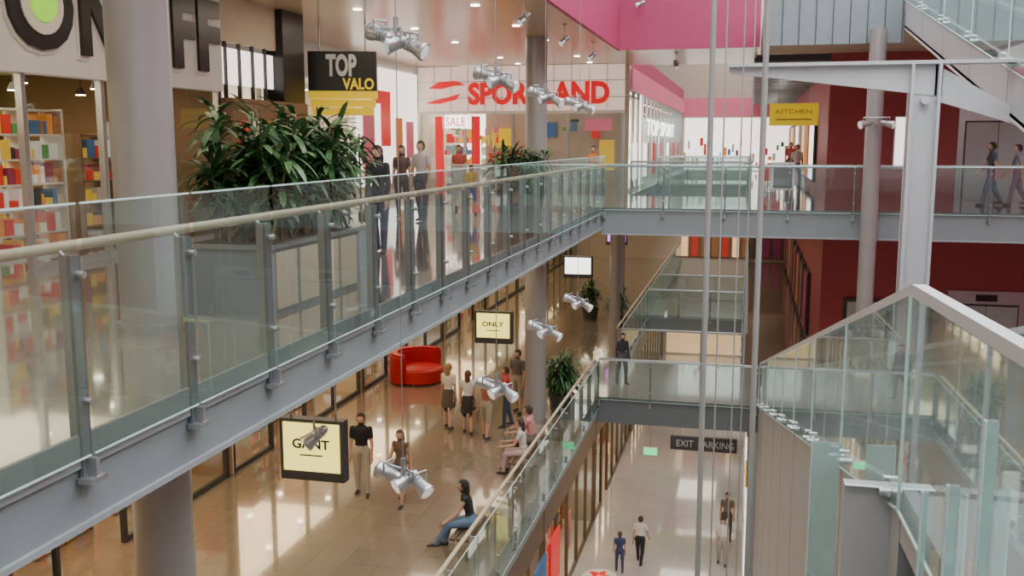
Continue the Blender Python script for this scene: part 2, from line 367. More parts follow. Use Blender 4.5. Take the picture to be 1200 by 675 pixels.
# ---------------------------------------------------------------- shops
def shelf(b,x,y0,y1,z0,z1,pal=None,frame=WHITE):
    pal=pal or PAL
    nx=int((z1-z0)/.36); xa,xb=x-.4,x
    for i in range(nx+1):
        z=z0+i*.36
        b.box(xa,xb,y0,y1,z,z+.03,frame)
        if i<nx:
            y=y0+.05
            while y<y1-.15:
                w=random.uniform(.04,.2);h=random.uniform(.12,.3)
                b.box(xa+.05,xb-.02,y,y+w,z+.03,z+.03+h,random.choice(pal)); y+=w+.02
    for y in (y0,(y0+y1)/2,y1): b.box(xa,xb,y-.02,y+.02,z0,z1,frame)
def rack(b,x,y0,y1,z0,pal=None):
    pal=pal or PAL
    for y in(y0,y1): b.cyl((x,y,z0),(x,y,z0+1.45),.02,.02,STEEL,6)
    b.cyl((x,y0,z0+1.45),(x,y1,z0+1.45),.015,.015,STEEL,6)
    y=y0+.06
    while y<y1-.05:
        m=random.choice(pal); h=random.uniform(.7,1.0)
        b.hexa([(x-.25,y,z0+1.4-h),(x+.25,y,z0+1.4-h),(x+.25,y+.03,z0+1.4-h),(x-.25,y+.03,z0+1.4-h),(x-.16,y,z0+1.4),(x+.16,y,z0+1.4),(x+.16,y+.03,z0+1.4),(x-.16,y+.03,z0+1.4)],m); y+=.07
def arealight(name,loc,sx,sy,e,col,rot=(0,0,0)):
    L=bpy.data.lights.new(name,'AREA'); L.shape='RECTANGLE'; L.size=sx; L.size_y=sy; L.energy=e; L.color=col
    o=bpy.data.objects.new(name,L); o.location=loc; o.rotation_euler=rot; S.collection.objects.link(o); return o
def shopfront(name,x,y0,y1,z0,hgl,ztop,depth,fascia,frame=STEEL,door=None,wallm=WALLC,goods=True,light=60,lcol=(1,.8,.55),mull=2.0,posters=True,pal=None,frames=None,hs=(1.1,1.5,1.85)):
    b=MB(); frames=frames or [WHITE,BROWN,TAN]
    b.box(x-.15,x,y0,y1,z0+hgl,ztop,fascia)
    k=max(1,int((y1-y0)/mull))
    for i in range(k+1):
        y=y0+(y1-y0)*i/k; b.box(x-.1,x,y-.04,y+.04,z0,z0+hgl,frame)
    for i in range(k):
        ya=y0+(y1-y0)*i/k+.04;yb=y0+(y1-y0)*(i+1)/k-.04
        if door is not None and i in door: continue
        b.quad((x-.05,ya,z0+.1),(x-.05,yb,z0+.1),(x-.05,yb,z0+hgl),(x-.05,ya,z0+hgl),GLS)
        b.box(x-.09,x-.01,ya,yb,z0,z0+.1,frame)
        if posters and random.random()<.5:
            w=random.uniform(.5,.9); yy=random.uniform(ya,yb-w); zz=z0+random.uniform(.5,1.2); hh=random.uniform(.7,1.2)
            b.box(x-.16,x-.13,yy,yy+w,zz,zz+hh,random.choice([BRIGHT,GLOW,PAL[0],PAL[1],PAL[7],PAL[3]]))
            b.box(x-.13,x-.125,yy+w*.2,yy+w*.8,zz+hh*.1,zz+hh*.5,random.choice(PAL))
    b.box(x-depth,x,y0-.1,y0,z0,ztop,wallm); b.box(x-depth,x,y1,y1+.1,z0,ztop,wallm)
    b.box(x-depth-.1,x-depth,y0,y1,z0,ztop,wallm)
    zc=z0+hgl+.35; b.box(x-depth,x-.15,y0,y1,zc,zc+.06,WHITE)
    n=max(1,int((y1-y0)/1.6))
    for i in range(n):
        y=y0+(y1-y0)*(i+.5)/n
        for xx in(x-.7,x-2.2): 
            b.cyl((xx,y,zc),(xx,y,zc-.3),.01,.01,DARK,6); b.cyl((xx,y,zc-.3),(xx,y,zc-.42),.04,.10,DARK,10); b.cyl((xx,y,zc-.42),(xx,y,zc-.43),.085,.085,LAMP,10,False)
    g=MB(); shelf(g,x-depth+.45,y0+.1,y1-.1,z0,z0+2.55,pal,frames[0])
    y=y0+.4
    while y<y1-1.7:
        shelf(g,x-1.0,y,y+1.5,z0,z0+random.choice(hs),pal,random.choice(frames)); y+=random.uniform(1.8,2.2)
    g.build('merchandise_shelf')
    if goods:
        g=MB(); y=y0+.5
        while y<y1-1.8: rack(g,x-2.3,y,y+1.3,z0); y+=2.2
        g.build('clothes_rack')
    o=b.build(name)
    if light: arealight('shop_ceiling_light',(x-depth/2,(y0+y1)/2,zc-.05),min(3,depth*.7),(y1-y0)*.8,light,lcol)
    return o
shopfront('storefront',-9.2,-3.5,16,F2,2.6,4.3,5,SIGNW,light=520,lcol=(1,.80,.52),door=(8,),wallm=BROWN,mull=1.6,posters=False,frames=[BROWN,TAN,WHITE],hs=(1.5,1.85,2.2,2.2))
shopfront('storefront',-11.3,19.3,32.9,F2,3.4,4.3,4,SIGNW,light=560,lcol=(1,.88,.76),door=(2,))
for i,(a,c) in enumerate(((-3,4),(4.3,11),(11.3,18.5),(18.8,26),(26.3,34),(34.3,46),(46.3,61))):
    shopfront('storefront',-10.8,a,c,F1,3.0,-.58,4,[BROWN,BROWN2,TAN,WALLC][i%4],light=280,lcol=(1,.70,.40),door=(1,),wallm=[BROWN,TAN][i%2],frame=DARK,mull=1.7)
for a,c in ((8,16),(16.3,24),(24.3,33),(33.3,44),(44.3,61)):
    shopfront('storefront',-4.95,a,c,F0,3.0,F1-.6,4,BROWN,light=280,lcol=(1,.66,.35),door=(1,),wallm=BROWN,frame=BROWN2,mull=1.5)
shopfront('storefront',-4.1,34.2,61.5,F2,3.5,4.3,5,SIGNW,light=750,lcol=(1,.94,.88),mull=1.6)
b=MB()
text_fit(b,'TOP SPORT',(-4.03,39.5,2.0),(0,1,0),(0,0,1),14,.65,LBOXW,.03)  # a reflection in the glazing, modelled as solid glowing letters
for i in range(7):
    y=35+i*3.6; b.box(-4.05,-4.02,y,y+1.2,.4,1.7,random.choice([PAL[0],PINK,BRIGHT,PAL[7]]))
b.box(-4.06,-4.0,34.2,61.5,3.5,4.25,PINK)
b.build('window_reflection_and_posters')
b=MB(); b.box(.3,.5,27.2,YE,F0,F1-.76,GREYP)
for i in range(12):
    y=28+i*2.7; b.box(.24,.3,y,y+2.0,F0+.3,F0+2.9,DARK); b.box(.2,.24,y+.1,y+1.9,F0+.4,F0+2.8,PAL[i%10] if i%2 else BRIGHT)
b.build('display_window_wall')
b=MB(); X=-9.17
b.box(X,X+.06,-3.5,16,2.6,4.28,SIGNW)
R_,U_=(0,1,0),(0,0,1)
def glyph(ch,y0,y1):
    text_fit(b,ch,(X+.06,y0-.05,2.84),R_,U_,(y1-y0)+.10,1.32,WHITE,.03,.05)
    text_fit(b,ch,(X+.09,y0,2.9),R_,U_,(y1-y0),1.2,BLACK,.05,.05)
glyph('O',10.75,12.0); glyph('N',12.15,12.95); glyph('O',13.1,14.25); glyph('F',14.4,15.05); glyph('F',15.15,15.85)
b.cyl((X+.06,11.37,3.5),(X+.16,11.37,3.5),.40,.40,WHITE,24,False); b.cyl((X+.1,11.37,3.5),(X+.19,11.37,3.5),.24,.24,GREENL,24,False)
b.build('shop_sign')
b=MB(); b.box(-9.5,-9.0,16.1,19.2,0,2.5,BROWN); b.box(-9.45,-9.05,18.25,19.2,0,4.3,BLACK); b.box(-9.3,-9.2,16.1,18.25,3.5,4.3,WALLC)
b.box(-9.3,-9.25,16.2,18.2,2.75,3.4,BRIGHT)
for i in range(4): b.box(-9.27,-9.2,16.3+i*.5,16.34+i*.5,2.5,3.5,DARK)
for i in range(4): b.box(-9.0,-8.97,16.3+i*.48,16.7+i*.48,.8,2.1,[PAL[0],PAL[3],PAL[1],PAL[8]][i])
b.build('wall_left_pier')
b=MB(); b.box(-13.7,-13.6,2,15.8,2.2,2.4,GREENL); b.build('led_strip_light')
b=MB(); d=Vector((.95,.30,0)).normalized(); c=Vector((-8.75,20.5,3.25))
n=Vector((d.y,-d.x,0)); up=Vector((0,0,1))
b.obox(c,d*.74,n*.14,up*.42,BLACK)
for i in range(3): b.obox(c-up*(.51+i*.18)+n*(.03*i),d*(.74-.04*i),n*.15,up*.08,YEL)
text_fit(b,'TOP',c-d*.35+n*.14-up*.12,d,up,.66,.48,SIGNW,.03,.04)
text_fit(b,'VALO',c+d*.0+n*.14-up*.40,d,up,.68,.25,YEL,.03,.03)
b.cyl(c+d*.5+up*.42,c+d*.5+up*1.05,.02,.02,STEEL,8); b.cyl(c-d*.5+up*.42,c-d*.5+up*1.05,.02,.02,STEEL,8)
b.build('shop_sign')
# sports shop front (y=33)
b=MB(); y=33
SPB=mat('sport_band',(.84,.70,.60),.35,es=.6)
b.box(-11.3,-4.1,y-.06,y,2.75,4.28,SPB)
for i in range(13): b.box(-11.3+i*.6,-11.28+i*.6,y-.08,y-.06,2.75,4.28,STEEL)
for z_ in(3.2,3.75): b.box(-11.3,-4.1,y-.08,y-.06,z_,z_+.03,STEEL)
b.box(-11.3,-4.1,y-.12,y-.06,2.68,2.78,WHITE)
text_fit(b,'SPORTLAND',(-9.45,y-.08,2.98),(1,0,0),(0,0,1),4.85,.76,REDL,.08,.045)
for k_,(z_,x_) in enumerate(((3.55,-10.3),(3.15,-10.7))):
    pl=[(x_-.6,z_),(x_-.2,z_+.22),(x_+.4,z_+.25),(x_+.75,z_+.1),(x_+.3,z_+.08),(x_-.1,z_-.02)]
    if k_: pl=[(x_-.3,z_-.1),(x_+.2,z_-.12),(x_+.8,z_+.02),(x_+.95,z_+.22),(x_+.6,z_+.12),(x_+.1,z_+.02)]
    prism(b,pl,y-.14,y-.08,REDL)
for x in (-11.3,-9.6,-7.9,-6.0,-4.15): b.box(x-.05,x+.05,y-.1,y,0,2.75,STEEL)
for x0,x1 in ((-11.2,-9.65),(-5.95,-4.2)): b.quad((x0,y-.05,.1),(x1,y-.05,.1),(x1,y-.05,2.75),(x0,y-.05,2.75),GLS)
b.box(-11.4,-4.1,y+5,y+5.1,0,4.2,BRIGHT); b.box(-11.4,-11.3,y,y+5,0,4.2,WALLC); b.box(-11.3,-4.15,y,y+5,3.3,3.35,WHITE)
for x in (-10.6,-9.3): b.box(x,x+.25,y-.3,y-.1,0,2.6,REDL)
b.box(-10.3,-9.5,y-.16,y-.1,2.2,2.65,LBOXW); text_fit(b,'SALE',(-10.25,y-.17,2.27),(1,0,0),(0,0,1),.7,.3,REDL,.01)
b.box(-8.9,-8.1,y+1,y+1.05,1.5,2.2,YEL); text_fit(b,'MYO',(-9.0,y-.14,1.6),(1,0,0),(0,0,1),.95,.36,YEL,.03)
b.box(-8.6,-7.7,y+.5,y+.55,.2,1.4,REDL)
b.box(-7.3,-6.6,y+1,y+1.05,1.9,2.4,PAL[2]); b.box(-6.1,-5.4,y+1.5,y+1.55,1.4,2.3,PINK)
b.box(-5.4,-4.5,y-.2,y-.15,2.1,2.5,PINK); b.box(-4.9,-4.4,y-.22,y-.18,.8,1.8,PAL[1])
for i in range(90):
    xx=random.uniform(-11.1,-4.5); zz=random.uniform(.2,2.4); w_=random.uniform(.06,.3); dy=random.uniform(.4,4)
    b.box(xx,xx+w_,y+dy,y+dy+.04,zz,zz+random.uniform(.1,.45),random.choice([REDL,PAL[0],PAL[1],PAL[2],PAL[7],PINK,PAL[3],PAL[4],PAL[6],BRIGHT]))
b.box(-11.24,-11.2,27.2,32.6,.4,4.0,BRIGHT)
for yy,zz,w_,h_,mm in ((27.6,.6,.9,2.2,PINK),(29.1,1.6,.8,1.3,REDL),(30.4,.5,.6,2.0,PAL[7]),(31.4,1.2,.7,1.2,PINK),(28.4,2.9,1.5,.4,REDL)): b.box(-11.2,-11.17,yy,yy+w_,zz,zz+h_,mm)
b.build('storefront')
g=MB()
for i in range(5):
    xx=-11+i*1.35
    for z in (.0,.42,.84,1.26,1.68):
        g.box(xx,xx+1.1,y+2.2,y+2.6,z,z+.03,WHITE); x=xx
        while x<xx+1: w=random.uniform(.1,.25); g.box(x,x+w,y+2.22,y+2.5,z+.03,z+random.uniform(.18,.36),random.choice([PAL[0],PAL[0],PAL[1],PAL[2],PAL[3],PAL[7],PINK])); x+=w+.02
g.build('merchandise_shelf')
arealight('shop_ceiling_light',(-7.7,35.5,3.2),6,3,380,(1,.88,.78))
b=MB(); b.box(.55,2.05,33,33.15,2.25,2.95,YEL); text_fit(b,'KITCHEN',(.75,32.99,2.62),(1,0,0),(0,0,1),1.1,.14,PAL[5],.01); b.box(.75,1.85,32.99,33,2.42,2.46,PAL[5])
for x in(.8,1.8): b.cyl((x,33.07,2.95),(x,33.07,4.2),.015,.015,STEEL,6)
b.build('hanging_sign')
b=MB(); b.box(0,2.3,32,YE,4.2,4.4,DARK,DARK,DARK)
for i in range(12): b.cyl((1.1,34+i*2.2,4.2),(1.1,34+i*2.2,4.17),.13,.13,LAMPW,10,False)
for i in range(14): b.box(0,2.3,33+i*2,33.1+i*2,3.9,4.2,STEEL)
b.build('ceiling_walkway')
b=MB()
for i in range(8):
    yy=37+i*3; b.box(2.18,2.3,yy,yy+2.2,.3,2.6,DARK); b.box(2.14,2.18,yy+.1,yy+2.1,.4,2.5,[BRIGHT,PAL[7],GLOW,PAL[8]][i%4])
    b.box(2.18,2.3,yy,yy+2.0,F1+.2,F1+2.5,DARK); b.box(2.14,2.18,yy+.1,yy+1.9,F1+.3,F1+2.4,[PAL[9],BROWN,PAL[5]][i%3])
b.build('display_window')
def cafe(x,y):
    b=MB(); b.cyl((x,y,0),(x,y,.02),.22,.22,STEEL,16); b.cyl((x,y,0),(x,y,.72),.025,.025,STEEL,8); b.cyl((x,y,.72),(x,y,.75),.35,.35,WHITE,24); b.build('cafe_table')
    for s in(-1,1):
        b=MB(); cx=x; cy=y+s*.6
        b.box(cx-.2,cx+.2,cy-.2,cy+.2,.43,.47,PAL[0]); b.box(cx-.2,cx+.2,cy+s*.2-.015,cy+s*.2+.015,.47,.85,PAL[0])
        for q in(-.17,.17):
            for r in(-.17,.17): b.cyl((cx+q,cy+r,0),(cx+q,cy+r,.43),.012,.012,STEEL,6)
        b.build('cafe_chair')
for i in range(4): cafe(.6+(i%2)*.3,35+i*2.6)
b=MB(); b.box(.6,1.25,29.4,29.45,.35,1.15,WHITE); b.box(.66,1.19,29.38,29.4,.42,1.08,PAL[4]); 
for x in(.65,1.2): b.cyl((x,29.42,0),(x,29.42,.4),.015,.015,STEEL,6); b.cyl((x,29.25,.01),(x,29.6,.01),.015,.015,STEEL,6)
b.build('sign_stand')
def lightbox(x,y,z,w,h,txt,m):
    b=MB(); b.box(x-w/2-.06,x+w/2+.06,y-.09,y+.09,z-h/2-.15,z+h/2+.05,DARK); b.box(x-w/2,x+w/2,y-.11,y-.09,z-h/2,z+h/2,m)
    if txt: text_fit(b,txt,(x-w*.33,y-.112,z-.02),(1,0,0),(0,0,1),w*.66,h*.2,BLACK,.01,.02); b.box(x-w*.2,x+w*.2,y-.118,y-.11,z-.13,z-.11,BLACK)
    for s_ in(-1,1): b.cyl((x+s_*w*.4,y,z+h/2+.05),(x+s_*w*.4,y,-.58),.015,.015,STEEL,6)
    b.build('hanging_lightbox_sign')
lightbox(-6.2,13.1,-2.78,.9,.74,'GANT',LBOX)
lightbox(-6.15,23.6,-2.85,.85,.62,'ONLY',LBOX)
lightbox(-6.0,35.3,-2.75,.95,.6,None,LBOXW)
lightbox(-5.6,43,-2.4,.8,.4,None,PURP)
b=MB(); b.box(-2.2,-.1,31,31.12,-8.1,-7.65,DARK); text_fit(b,'EXIT  PARKING',(-2.0,30.985,-7.98),(1,0,0),(0,0,1),1.8,.22,GREYP,.01)
for x in(-1.9,-.4): b.cyl((x,31.06,-7.65),(x,31.06,-6.25),.015,.015,STEEL,6)
b.build('hanging_sign')
x,y,z=-2.7,29.5,-7.75
b=MB(); b.box(x-.2,x+.2,y-.04,y+.04,z-.1,z+.1,EXITG); b.box(x-.22,x+.22,y-.02,y+.06,z-.12,z+.12,WHITE)
b.cyl((x,y,z+.12),(x,y,-6.25),.012,.012,STEEL,6); b.build('exit_sign')
b=MB(); 
b.cyl((-4.1,28.6,F0+.001),(-4.1,28.6,F0+.015),.55,.55,WHITE,32,False); 
for a in range(5):
    t=a*1.2566; b.cyl((-4.1+.12*math.cos(t),28.6+.12*math.sin(t),F0+.02),(-4.1+.4*math.cos(t),28.6+.4*math.sin(t),F0+.02),.09,.03,REDL,8)
b.build('floor_decal')
b=MB()
for i,m in enumerate((LBOXW,REDL,PAL[2],REDL)): b.box(-4.94,-4.86,19+i*1.9,20.3+i*1.9,F0+1.2,F0+2.6,m)
b.build('lit_poster')
# ---------------------------------------------------------------- plants
def leafblade(b,base,dirv,L,w,droop,m):
    d=Vector(dirv).normalized(); side=d.cross(Vector((0,0,1)))
    if side.length<.05: side=Vector((1,0,0))
    side.normalize(); p=Vector(base); vs=[];n=5
    for i in range(n+1):
        t=i/n; ww=w*(.35+1.3*t)*(1-t)**.7*1.3 if i<n else 0.001
        vs+= [p+side*ww+Vector((0,0,ww*.25)),p,p-side*ww+Vector((0,0,ww*.25))]
        d=(d+Vector((0,0,-droop/n))).normalized(); p=p+d*(L/n)
    fs=[]
    for i in range(n):
        a=i*3; fs+=[(a,a+1,a+4,a+3),(a+1,a+2,a+5,a+4)]
    b.add(vs,fs,m,True)
def foliage(b,x0,x1,y0,y1,z0,H,stems,leaves,L,w=.036):
    for i in range(stems):
        x=random.uniform(x0,x1);y=random.uniform(y0,y1);h=H*random.uniform(.45,1.0)-L*.35
        tx=x+random.uniform(-.2,.2);ty=y+random.uniform(-.2,.2)
        b.cyl((x,y,z0),(tx,ty,z0+h),.016,.01,STEM,6)
        for j in range(leaves):
            a=random.uniform(0,6.283); el=random.uniform(-.2,1.1); q=random.uniform(.4,1)
            bp=Vector((x,y,z0)).lerp(Vector((tx,ty,z0+h)),q)
            leafblade(b,bp,(math.cos(a)*math.cos(el),math.sin(a)*math.cos(el),math.sin(el)),L*random.uniform(.7,1.1),w,random.uniform(.6,1.6),random.choice([LEAF,LEAF,LEAF2]))
b=MB()
b.box(-5.5,-4.55,8.75,11.0,0,.68,FASC,SOIL)
for i in range(4): b.box(-4.56,-4.53,8.85+i*.53,9.30+i*.53,.05,.62,TAN)
b.box(-5.53,-4.52,8.72,11.03,.66,.7,STEEL); b.box(-5.45,-4.6,8.8,10.95,.69,.705,SOIL)
foliage(b,-5.45,-4.6,8.9,10.9,.7,1.6,66,26,.42,.046)
foliage(b,-5.3,-4.7,9.0,10.8,.7,.9,20,22,.4)
b.build('planter_with_palms')
b=MB(); b.box(-5.9,-5.0,11.5,12.6,0,.6,FASC,SOIL); b.box(-5.93,-4.97,11.47,12.63,.58,.62,STEEL); foliage(b,-5.85,-5.05,11.6,12.4,.62,1.45,24,24,.42,.044)
b.build('planter_with_palms')
def potplant(x,y,z,r,ph,H,stems,leaves,L):
    b=MB(); b.cyl((x,y,z),(x,y,z+ph),r*.8,r,DARK,24); b.cyl((x,y,z+ph-.04),(x,y,z+ph+.01),r+.02,r+.02,DARK,24); b.cyl((x,y,z+ph),(x,y,z+ph+.015),r*.9,r*.9,SOIL,24)
    foliage(b,x-r*.7,x+r*.7,y-r*.7,y+r*.7,z+ph,H,stems,leaves,L); b.build('potted_palm')
potplant(-5.25,22.6,F2,.6,.6,1.2,40,24,.6)
potplant(-4.75,25.4,F1,.35,.5,1.35,26,24,.5)
potplant(-4.8,37.5,F1,.35,.5,1.5,14,20,.5)
potplant(-6.2,39.5,F1,.35,.5,1.5,14,20,.5)
# ---------------------------------------------------------------- spot lights
def head(b,p,d,s=1.0):
    p=Vector(p);d=Vector(d).normalized()
    b.cyl(p-d*.13*s,p-d*.02*s,.06*s,.07*s,CHROME,16); b.cyl(p-d*.02*s,p+d*.12*s,.07*s,.10*s,CHROME,16,True,False)
    b.cyl(p+d*.12*s,p+d*.15*s,.105*s,.105*s,CHROME,16); b.cyl(p+d*.148*s,p+d*.154*s,.085*s,.085*s,LENS,16,False)
    b.ell(p-d*.13*s,.06*s,.06*s,.06*s,CHROME,10,6)
    for q in(.0,.04,.08): b.cyl(p+d*(q-.1)*s,p+d*(q-.09)*s,.08*s,.08*s,STEEL,16)
    sd=d.cross(Vector((0,0,1))).normalized()
    for k in(-1,1): b.cyl(p+sd*.1*s*k,p+sd*.1*s*k+Vector((0,0,.15*s)),.01,.01,STEEL,6)
    b.cyl(p+sd*.1*s+Vector((0,0,.15*s)),p-sd*.1*s+Vector((0,0,.15*s)),.01,.01,STEEL,6)
def cluster(name,x,y,zs,ztop=10.6):
    b=MB()
    b.cyl((x,y,min(zs)-.1),(x,y,ztop),.005,.005,STEEL,6)
    for z in zs:
        b.cyl((x-.16,y,z+.13),(x+.16,y,z+.05),.012,.012,STEEL,8); b.cyl((x,y,z+.06),(x,y,z+.2),.025,.025,STEEL,8)
        for k,(ox,oz,dd) in enumerate(((-.14,.05,(-.9,.3,.25)),(.02,-.02,(-.55,-.5,-.25)),(.16,-.06,(.75,-.25,-.45)))):
            r=random.uniform(-.2,.2)
            head(b,(x+ox,y+ox*.2,z+oz),(dd[0],dd[1]+r,dd[2]+r*.5),.8)
    return b.build(name)
for y,zs in ((8.6,(2.62,-1.5)),(12.2,(2.5,-1.5)),(15.3,(2.42,-1.3)),(18.5,(2.4,-1.35))): cluster('pendant_spotlight_cluster',-3.15,y,zs)
def mount(x,y,z,d,L=.35,s=.8):
    b=MB(); b.cyl((x,y,z),(x,y,z-.03),.05,.05,STEEL,12); b.cyl((x,y,z),(x,y,z-L+.1),.01,.01,STEEL,6); head(b,(x,y,z-L),d,s); b.build('ceiling_spotlight')
for y in (18.0,22.0,26.0): mount(-4.1,y,4.3,(-.5,-.4,-.6),.35)
mount(-3.1,28.0,5.9,(-.6,-.2,-.3),.4)
mount(-5.1,10.8,-.58,(-.8,-.5,-.7),1.3,1.0); mount(-2.2,29.5,4.3,(.3,-.5,-.8))
for z in (2.15,-2.9):
    b=MB(); b.cyl((2.9,25.38,z),(2.9,25.1,z),.03,.03,STEEL,8); b.cyl((2.6,25.1,z+.15),(3.2,25.1,z+.15),.015,.015,STEEL,8); b.cyl((2.9,25.1,z),(2.9,25.1,z+.15),.015,.015,STEEL,8)
    head(b,(2.65,25.1,z),(-.8,-.4,-.2),1.0); head(b,(3.15,25.1,z),(.8,-.4,-.2),1.0); b.build('column_spotlight')
# ---------------------------------------------------------------- furniture
b=MB(); c=(-9.6,27.8)
b.cyl((c[0],c[1],F1+.05),(c[0],c[1],F1+.42),.72,.74,SOFA,32); b.ell((c[0],c[1],F1+.42),.68,.68,.1,SOFA,24,8)
b.arc(c,.62,.9,math.radians(60),math.radians(250),F1+.05,F1+.85,SOFA,24)
b.arc(c,.66,.86,math.radians(60),math.radians(250),F1+.85,F1+.93,SOFA,24)
for a in range(4): b.cyl((c[0]+.6*math.cos(a*1.57),c[1]+.6*math.sin(a*1.57),F1),(c[0]+.6*math.cos(a*1.57),c[1]+.6*math.sin(a*1.57),F1+.06),.03,.03,STEEL,8)
b.build('round_sofa',.03)
def bench(y0,y1):
    b=MB()
    for i in range(4): b.box(-4.85+i*.125,-4.75+i*.125,y0,y1,F1+.37,F1+.41,WOODD)
    for y in (y0+.2,y1-.2): b.box(-4.83,-4.38,y-.03,y+.03,F1+.32,F1+.37,STEEL); b.box(-4.8,-4.76,y-.03,y+.03,F1,F1+.32,STEEL); b.box(-4.45,-4.41,y-.03,y+.03,F1,F1+.32,STEEL)
    b.build('bench')
bench(15.5,16.7); bench(19.7,21.9)
# ---------------------------------------------------------------- people
MC={}
def cm(col,n):
    k=(col,n)
    if k not in MC: MC[k]=mat('%s_%d'%(n,len(MC)),col,.7,var=.12,scale=20)
    return MC[k]
def person(name,pos,heading,H,top,bot,hair=(.05,.03,.02),skin=(.55,.33,.23),female=False,legs=((8,4),(-8,6)),arms=((5,8,15),(-5,8,12)),lean=2,skirt=False,sleeve=.5,shorts=False,hairlong=False,sit=False,bag=None,shoe=(.05,.04,.04)):
    V=Vector; P=V((0,0,0)); sl=math.radians(lean); u=V((0,math.sin(sl),math.cos(sl)))
    sw=.094 if female else .108; hw=.052; T=MB(); segs=[]
    dm=cm((.5,.5,.5),'tmp')
    def tube(p0,p1,r0,r1,lab):
        T.cyl(p0,p1,r0,r1,dm,12); T.ell(p0,r0,r0,r0,dm,10,6); T.ell(p1,r1,r1,r1,dm,10,6); segs.append((p0,p1,r0,r1,lab))
    def loft(rings):
        n=16;vs=[];fs=[]
        for c,rx,ry in rings:
            for i in range(n):
                t=2*math.pi*i/n; vs.append(c+V((rx*math.cos(t),ry*math.sin(t),0)))
        for j in range(len(rings)-1):
            for i in range(n): fs.append((j*n+i,j*n+(i+1)%n,(j+1)*n+(i+1)%n,(j+1)*n+i))
        fs+=[tuple(range(n-1,-1,-1)),tuple(range((len(rings)-1)*n,len(rings)*n))]; T.add(vs,fs,dm)
    wr=.062 if female else .072
    bust=.064 if female else .06
    loft([(P-u*.05,.06,.05),(P-u*.01,.088,.064),(P+u*.03,.086,.062),(P+u*.09,wr,.05),(P+u*.15,wr+.012,.055),(P+u*.21,.088 if not female else .08,bust),(P+u*.265,sw-.004,.052),(P+u*.29,sw*.62,.04),(P+u*.305,.035,.033)])
    segs.append((P-u*.03,P+u*.045,.08,.08,'bot')); segs.append((P+u*.085,P+u*.27,.08,.08,'top'))
    for s in(-1,1): segs.append((P+u*.265,P+u*.265+V((s*sw*.8,0,0)),.05,.05,'top'))
    nk=P+u*.30; hc=nk+V((0,.01+math.sin(sl)*.03,.078))
    tube(nk,hc-V((0,0,.02)),.03,.028,'skin')
    T.ell(hc,.045,.055,.062,dm,14,10); T.ell(hc+V((0,.014,-.028)),.032,.038,.036,dm,12,8); segs.append((hc,hc+V((0,.008,.02)),.05,.05,'skin'))
    hands=[]
    for s,(fl,ab,el) in zip((-1,1),arms):
        a=math.radians(fl);bb=math.radians(ab)
        d1=V((s*math.sin(bb),math.sin(a)*math.cos(bb),-math.cos(a)*math.cos(bb))).normalized()
        sh=P+u*.262+V((s*(sw-.008),0,0)); e=sh+d1*.175
        a2=math.radians(fl+el); d2=V((s*math.sin(bb)*.4,math.sin(a2),-math.cos(a2))).normalized(); w=e+d2*.145
        if sleeve>=1: tube(sh,e,.033,.027,'top'); tube(e,w,.026,.02,'top')
        else:
            q=sh.lerp(e,max(.1,sleeve)); tube(sh,q,.034,.03,'top' if sleeve>.05 else 'skin'); tube(q,e,.026,.022,'skin'); tube(e,w,.022,.0155,'skin')
        pm=w+d2*.045; tube(w,pm,.016,.02,'skin'); hands.append((s,w,pm,d2))
    feet=[]
    for s,(fl,kn) in zip((-1,1),legs):
        a=math.radians(fl); spread=.06 if not sit else .12
        d1=V((s*spread,math.sin(a),-math.cos(a))).normalized(); hp=P+V((s*hw,0,-.015)); k=hp+d1*.245
        a2=math.radians(fl-kn); d2=V((0,math.sin(a2),-math.cos(a2))).normalized(); an=k+d2*.235
        f=1.1 if not skirt else 1
        tube(hp,k,.052*f,.036*f,'bot' if not skirt else 'skin')
        c=k+d2*.07
        if shorts or skirt: tube(k,c,.034,.033,'skin'); tube(c,an,.033,.02,'skin')
        else: tube(k,c,.038,.036,'bot'); tube(c,an,.036,.029,'bot')
        fd=V((s*.15,math.cos(a2*.4),0)).normalized(); heel=an+V((0,0,-.018))-fd*.02; toe=an+V((0,0,-.028))+fd*.095
        tube(heel,an+V((0,0,-.024))+fd*.055,.024,.021,'shoe'); tube(an+V((0,0,-.024))+fd*.055,toe,.021,.014,'shoe'); feet.append(min(heel.z-.024,toe.z-.014))
    if skirt and not sit:
        loft([(P+u*.03,.086,.065),(P-V((0,0,.06)),.1,.08),(P-V((0,0,.2)),.118,.098)]); segs.append((P,P-V((0,0,.2)),.1,.11,'bot'))
    T.v=[tuple(V(v)*H) for v in T.v]; to=T.build('tmpbody'); r=to.modifiers.new('r','REMESH'); r.mode='VOXEL'; r.voxel_size=.016
    sm=to.modifiers.new('s','SMOOTH'); sm.iterations=2; sm.factor=.5
    dg=bpy.context.evaluated_depsgraph_get(); me=bpy.data.meshes.new_from_object(to.evaluated_get(dg)); bpy.data.objects.remove(to)
    nv=len(me.vertices); co=np.empty(nv*3); me.vertices.foreach_get('co',co); co=co.reshape(-1,3)
    fs=[tuple(p.vertices) for p in me.polygons]; bpy.data.meshes.remove(me)
    ctr=np.array([co[list(f)].mean(0) for f in fs])/H
    best=np.full(len(fs),1e9); lab=np.zeros(len(fs),int)
    for i,(p0,p1,r0,r1,l) in enumerate(segs):
        a=np.array(p0);bv=np.array(p1)-a; L2=max(1e-9,bv@bv); t=np.clip(((ctr-a)@bv)/L2,0,1)
        dd=np.linalg.norm(ctr-(a+t[:,None]*bv),axis=1)/(r0+(r1-r0)*t)
        k=dd<best; best[k]=dd[k]; lab[k]=i
    M={'top':cm(top,'shirt'),'bot':cm(bot,'trousers'),'skin':cm(skin,'skin'),'shoe':cm(shoe,'shoe')}
